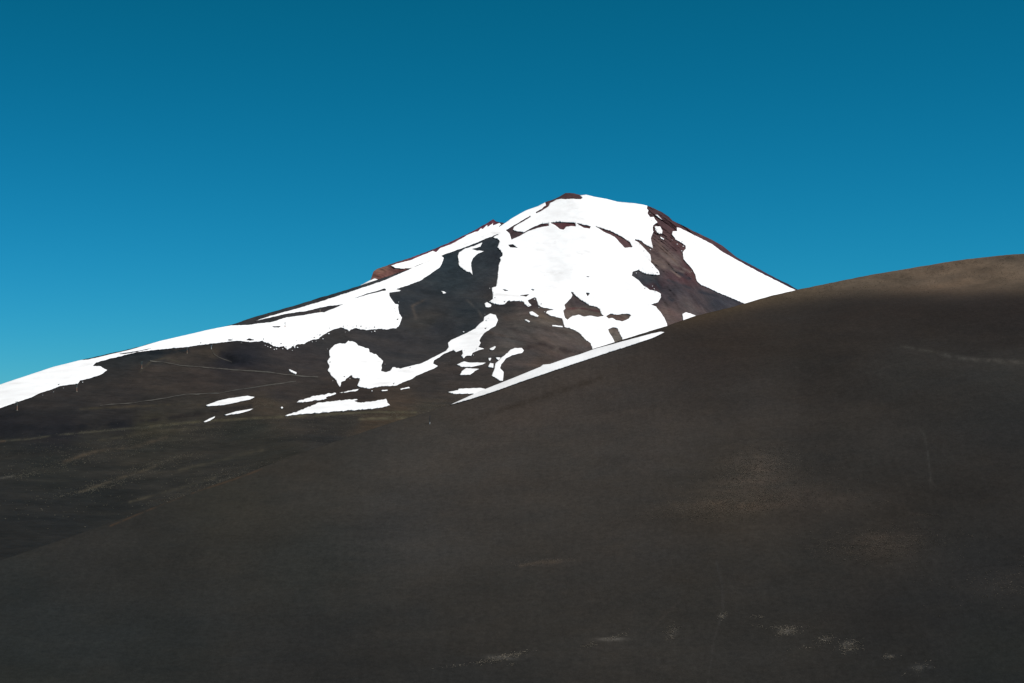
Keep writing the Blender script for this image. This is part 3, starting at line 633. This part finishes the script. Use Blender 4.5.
# ------------------------------------------------------------------ dirt tracks (draped ribbons)
def track(pts, w, lab=None):
    P = []
    for (x0, y0), (x1, y1) in zip(pts[:-1], pts[1:]):
        n = max(2, int(abs(x1 - x0) / 2) + 1)
        for k in range(n): P.append((x0 + (x1 - x0) * k / n, y0 + (y1 - y0) * k / n))
    P.append(pts[-1]); P = np.array(P)
    P[:, 1] += fbm(np.stack([P[:, 0], P[:, 0] * 0, P[:, 1]], -1), [(12, .35), (4, .2)])
    wd = w * (1 + fbm(np.stack([P[:, 0], P[:, 0] * 0 + 50, P[:, 1]], -1), [(9, .8), (3, .5)])).clip(.04, 2)
    up, dn = vpoint(P[:, 0], P[:, 1] - wd / 2, 3.5), vpoint(P[:, 0], P[:, 1] + wd / 2, 3.5)
    n = len(P)
    V = np.concatenate([dn, up])
    q = [(i, i + 1, n + i + 1, n + i) for i in range(n - 1)]
    me = mesh_np('dirt_track', V, q)
    return tag(link('dirt_track', me, M_track), kind='structure')
track([(150,361),(165,362.5),(180,365.3),(217.5,368.4),(267.5,372),(286,374.4),(305,376.5),(318,377)], .75)
track([(100,405.4),(135,402.5),(165,398),(185,394.3),(220,393),(236,390),(261,386.2),(296,381.2)], .7)
track([(211.5,349),(214,354),(219,357.5),(232,362)], .6)

# ------------------------------------------------------------------ lift towers
def tube(bm_v, bm_f, z0, z1, r0, r1, cx=0, cy=0, n=10):
    s = len(bm_v)
    for z, r in ((z0, r0), (z1, r1)):
        for k in range(n):
            a = 2 * math.pi * k / n; bm_v.append((cx + r * math.cos(a), cy + r * math.sin(a), z))
    for k in range(n):
        k2 = (k + 1) % n; bm_f.append((s + k, s + k2, s + n + k2, s + n + k))
    bm_f.append(tuple(s + n + k for k in range(n))); bm_f.append(tuple(s + k for k in range(n))[::-1])
def box(bm_v, bm_f, c, d):
    s = len(bm_v)
    for x in (-1, 1):
        for y in (-1, 1):
            for z in (-1, 1): bm_v.append((c[0] + x * d[0] / 2, c[1] + y * d[1] / 2, c[2] + z * d[2] / 2))
    bm_f += [tuple(s + i for i in f) for f in ((0,1,3,2),(4,6,7,5),(0,4,5,1),(2,3,7,6),(0,2,6,4),(1,5,7,3))]
def part(name, build, mat, parent):
    v, f = [], []; build(v, f)
    me = bpy.data.meshes.new(name); me.from_pydata(v, [], f); me.update()
    return link(name, me, mat, parent)
def make_tower(h, base_mat, top_mat):
    root = bpy.data.objects.new('lift_tower', None); COL.objects.link(root)
    part('footing', lambda v, f: tube(v, f, -2.5, .35, 1.3, 1.2, n=8), M_galv, root)
    part('lower_mast', lambda v, f: tube(v, f, .3, h * .52, .66, .52), base_mat, root)
    part('upper_mast', lambda v, f: tube(v, f, h * .52, h, .46, .34), top_mat, root)
    part('crossarm', lambda v, f: box(v, f, (0, 0, h + .18), (4.6, .4, .4)), top_mat, root)
    for s in (-1, 1):
        def sh(v, f, s=s):
            box(v, f, (s * 2.2, 0, h - .25), (.22, 2.6, .22))
            for k in range(4): box(v, f, (s * 2.2, -1.05 + .7 * k, h - .52), (.12, .42, .42))
        part('sheave_train', sh, M_dark, root)
    part('ladder', lambda v, f: (box(v, f, (.78, -.2, h * .5), (.06, .06, h * .95)), box(v, f, (.78, .2, h * .5), (.06, .06, h * .95)),
        [box(v, f, (.78, 0, .8 + .6 * k), (.05, .4, .05)) for k in range(int(h / .65))]), M_galv, root)
    return root
TOW = [(17, 410.3, 10.6, M_orange, M_galv, 'orange and grey lift tower below the snow edge, lowest on the left'),
 (76.6, 391.6, 10.2, M_orange, M_galv, 'orange lift tower right at the notch in the lower snow edge'),
 (141.6, 368.4, 9.4, M_orange, M_galv, 'thin tan and orange lift tower on bare ground beside the upper dirt track'),
 (187, 353.2, 8.8, M_orange, M_galv, 'orange lift tower standing just under the snow above the dirt tracks'),
 (211.3, 349.0, 6.0, M_white, M_white, 'short white lift tower at the head of the curving dirt track'),
 (285, 328.0, 9.0, M_orange, M_white, 'faint pinkish lift tower standing out in the white snow'),
 (320, 313.0, 8.0, M_orange, M_galv, 'reddish lift tower on the dark rock streak between two snow strips')]
for (x, y, h, bm_, tm, lab) in TOW:
    o = make_tower(h, bm_, tm); o.location = Vector(vpoint(x, y)); o.rotation_euler.z = -.55
    tag(o, lab, 'lift tower', 'ski lift towers climbing the left shoulder')
# marker pole on the near slope
root = bpy.data.objects.new('marker_pole', None); COL.objects.link(root)
root.location = Vector(fpoint(429.7, 424)); root.rotation_euler = (.03, .04, 0)
part('lower_post', lambda v, f: tube(v, f, -.4, .4, .08, .075), M_white, root)
part('upper_post', lambda v, f: tube(v, f, .4, 1.7, .075, .06), M_dark, root)
tag(root, 'thin marker pole with a pale foot on the dark foreground slope', 'marker pole')

# ------------------------------------------------------------------ ground cover
def tufts(name, pts, surf, size, mat, blades=6, flat=1.0):
    V, Fc = [], []
    P = surf(pts[:, 0], pts[:, 1], 0)
    for p in P:
        s = size * random.uniform(.45, 1.4); k0 = random.uniform(0, 6.28)
        for k in range(blades):
            a = k0 + 6.283 * k / blades + random.uniform(-.3, .3)
            l = s * random.uniform(.6, 1.1); hgt = s * flat * random.uniform(.4, 1.0)
            c, d = math.cos(a), math.sin(a); w = s * .22
            i = len(V)
            V += [(p[0] - d * w, p[1] + c * w, p[2] - .15 * s), (p[0] + d * w, p[1] - c * w, p[2] - .15 * s),
                  (p[0] + c * l * .7 + d * w * .7, p[1] + d * l * .7 - c * w * .7, p[2] + hgt), (p[0] + c * l * .6 - d * w * .7, p[1] + d * l * .6 + c * w * .7, p[2] + hgt * .9),
                  (p[0] + c * l, p[1] + d * l, p[2] + hgt * .6)]
            Fc += [(i, i + 1, i + 2), (i, i + 2, i + 3), (i + 3, i + 2, i + 4)]
    me = bpy.data.meshes.new(name); me.from_pydata(V, [], Fc); me.update()
    return tag(link(name, me, mat), kind='stuff')
def blob(n, cx, cy, sx, sy, ang=0):
    u = rng.normal(size=(n, 2)) * (sx, sy); a = math.radians(ang)
    return np.stack([cx + u[:, 0] * math.cos(a) + u[:, 1] * math.sin(a), cy - u[:, 0] * math.sin(a) + u[:, 1] * math.cos(a)], -1)
def keep(p, lo, up=6):
    k = (p[:, 1] > lo(p[:, 0]) + up) & (p[:, 0] > -60) & (p[:, 0] < 1080) & (p[:, 1] < 700); return p[k]
# tussocks over the plain behind the near slope, gathered in slanting bands
pl = np.concatenate([blob(468,115,445,38,5,8), blob(396,80,462,40,3,10), blob(360,130,476,40,2.2,14), blob(288,95,489,22,1.6,12), blob(468,200,433,45,6,6),
 blob(396,235,475,28,5,8), blob(360,265,472,20,4,8), blob(396,215,488,35,2.2,14), blob(288,245,478,26,1.5,10), blob(288,160,462,20,1.5,14), blob(270,30,455,40,10,5), blob(360,330,428,40,7,2), blob(162,20,476,18,1.2,6),
 blob(252,390,414,25,1.6,0), blob(288,300,418,60,1.4,2), blob(234,140,428,50,1.0,5), blob(270,270,404,14,4,0), blob(216,60,500,60,14,8), blob(252,435,405,14,3.5,8)])
pl = pl[(pl[:, 1] < fsky(pl[:, 0]) + 3) & (pl[:, 1] > 398) & (pl[:, 0] > -60)]
tufts('tussock_grass', pl, vpoint, .66, M_tuft, 5, .8)
fg = np.concatenate([blob(2600,755,468,20,9,12), blob(2400,735,505,42,6,6), blob(1800,760,488,38,12,6), blob(1600,880,545,32,9,4), blob(60,926,515,7,1.0,0), blob(240,830,500,40,8,0),
 blob(150,540,562,18,2,4), blob(250,1005,585,22,12,0), blob(120,970,560,40,20,0)])
tufts('dry_grass', keep(fg, fsky), fpoint, .13, M_grass, 4, .45)
pale = np.concatenate([blob(220,505,657,11,1.6,12), blob(90,487,661,8,1.2,10), blob(22,512,664,3,1,10), blob(140,672,632,4,3,45), blob(72,590,645,4,1.2,15), blob(72,616,637,6,1.2,18), blob(240,787,631,5.5,2.3,10),
 blob(80,778,627,12,1,0), blob(90,825,638,5,2,5), blob(240,850,647,5.5,3.2,5), blob(64,889,657,4,1.2,0), blob(50,920,668,7,3,30), blob(60,722,616,3,1.4,30), blob(30,758,617,5,1,0), blob(40,815,646,14,1.5,10), blob(30,455,666,8,1,8)])
tufts('pale_grass', keep(pale, fsky), fpoint, .14, M_pale, 4, .45)
sh = np.stack([rng.uniform(690, 1070, 9000), rng.uniform(250, 300, 9000)], -1)
sh = sh[(sh[:, 1] > fsky(sh[:, 0]) + .3) & (sh[:, 1] - fsky(sh[:, 0]) < np.clip((sh[:, 0] - 680) / 9, 3, 30) + rng.normal(0, 3, len(sh)))]
cl = fbm(np.stack([sh[:, 0] / 14, sh[:, 1] / 4, sh[:, 0] * 0], -1), [(1, .6), (.4, .4)])
sh = sh[cl > 0.0]
tufts('ridge_grass', sh, fpoint, .15, M_grass, 4, .35)

# ------------------------------------------------------------------ light
SUN_EL, SUN_AZ = 57.0, 108.0                        # azimuth from +Y, clockwise
sun = bpy.data.lights.new('sun', 'SUN'); sun.energy = 4.2; sun.angle = math.radians(.53); sun.color = (1, .955, .90)
so = bpy.data.objects.new('sun', sun); COL.objects.link(so)
az, el = math.radians(SUN_AZ), math.radians(SUN_EL)
sd = Vector((math.sin(az) * math.cos(el), math.cos(az) * math.cos(el), math.sin(el)))
so.rotation_euler = sd.to_track_quat('Z', 'Y').to_euler()
wld = bpy.data.worlds.new('World'); sc.world = wld; wld.use_nodes = True
nt = wld.node_tree; nt.nodes.clear()
out = nt.nodes.new('ShaderNodeOutputWorld'); bg = nt.nodes.new('ShaderNodeBackground')
st = nt.nodes.new('ShaderNodeTexSky'); st.sky_type = 'NISHITA'; st.sun_disc = False
st.sun_elevation = el; st.sun_rotation = az
st.altitude = 1800; st.air_density = 1.0; st.dust_density = 0.2; st.ozone_density = 3.0
SKYCH = [(0.00370, 3.2), (0.28811, 1.38), (0.08568, 2.1)]         # (gain, power) per channel
sep = nt.nodes.new('ShaderNodeSeparateColor'); com = nt.nodes.new('ShaderNodeCombineColor')
nt.links.new(st.outputs[0], sep.inputs[0])
for i, (g, pw) in enumerate(SKYCH):
    a = nt.nodes.new('ShaderNodeMath'); a.operation = 'POWER'; a.inputs[1].default_value = pw
    b = nt.nodes.new('ShaderNodeMath'); b.operation = 'MULTIPLY'; b.inputs[1].default_value = g
    nt.links.new(sep.outputs[i], a.inputs[0]); nt.links.new(a.outputs[0], b.inputs[0]); nt.links.new(b.outputs[0], com.inputs[i])
nt.links.new(com.outputs[0], bg.inputs['Color']); bg.inputs['Strength'].default_value = .1
nt.links.new(bg.outputs[0], out.inputs[0])
vs = sc.view_settings
vs.view_transform = 'Standard'; vs.look = 'None'; vs.exposure = 0.12; vs.gamma = 1; vs.use_curve_mapping = False
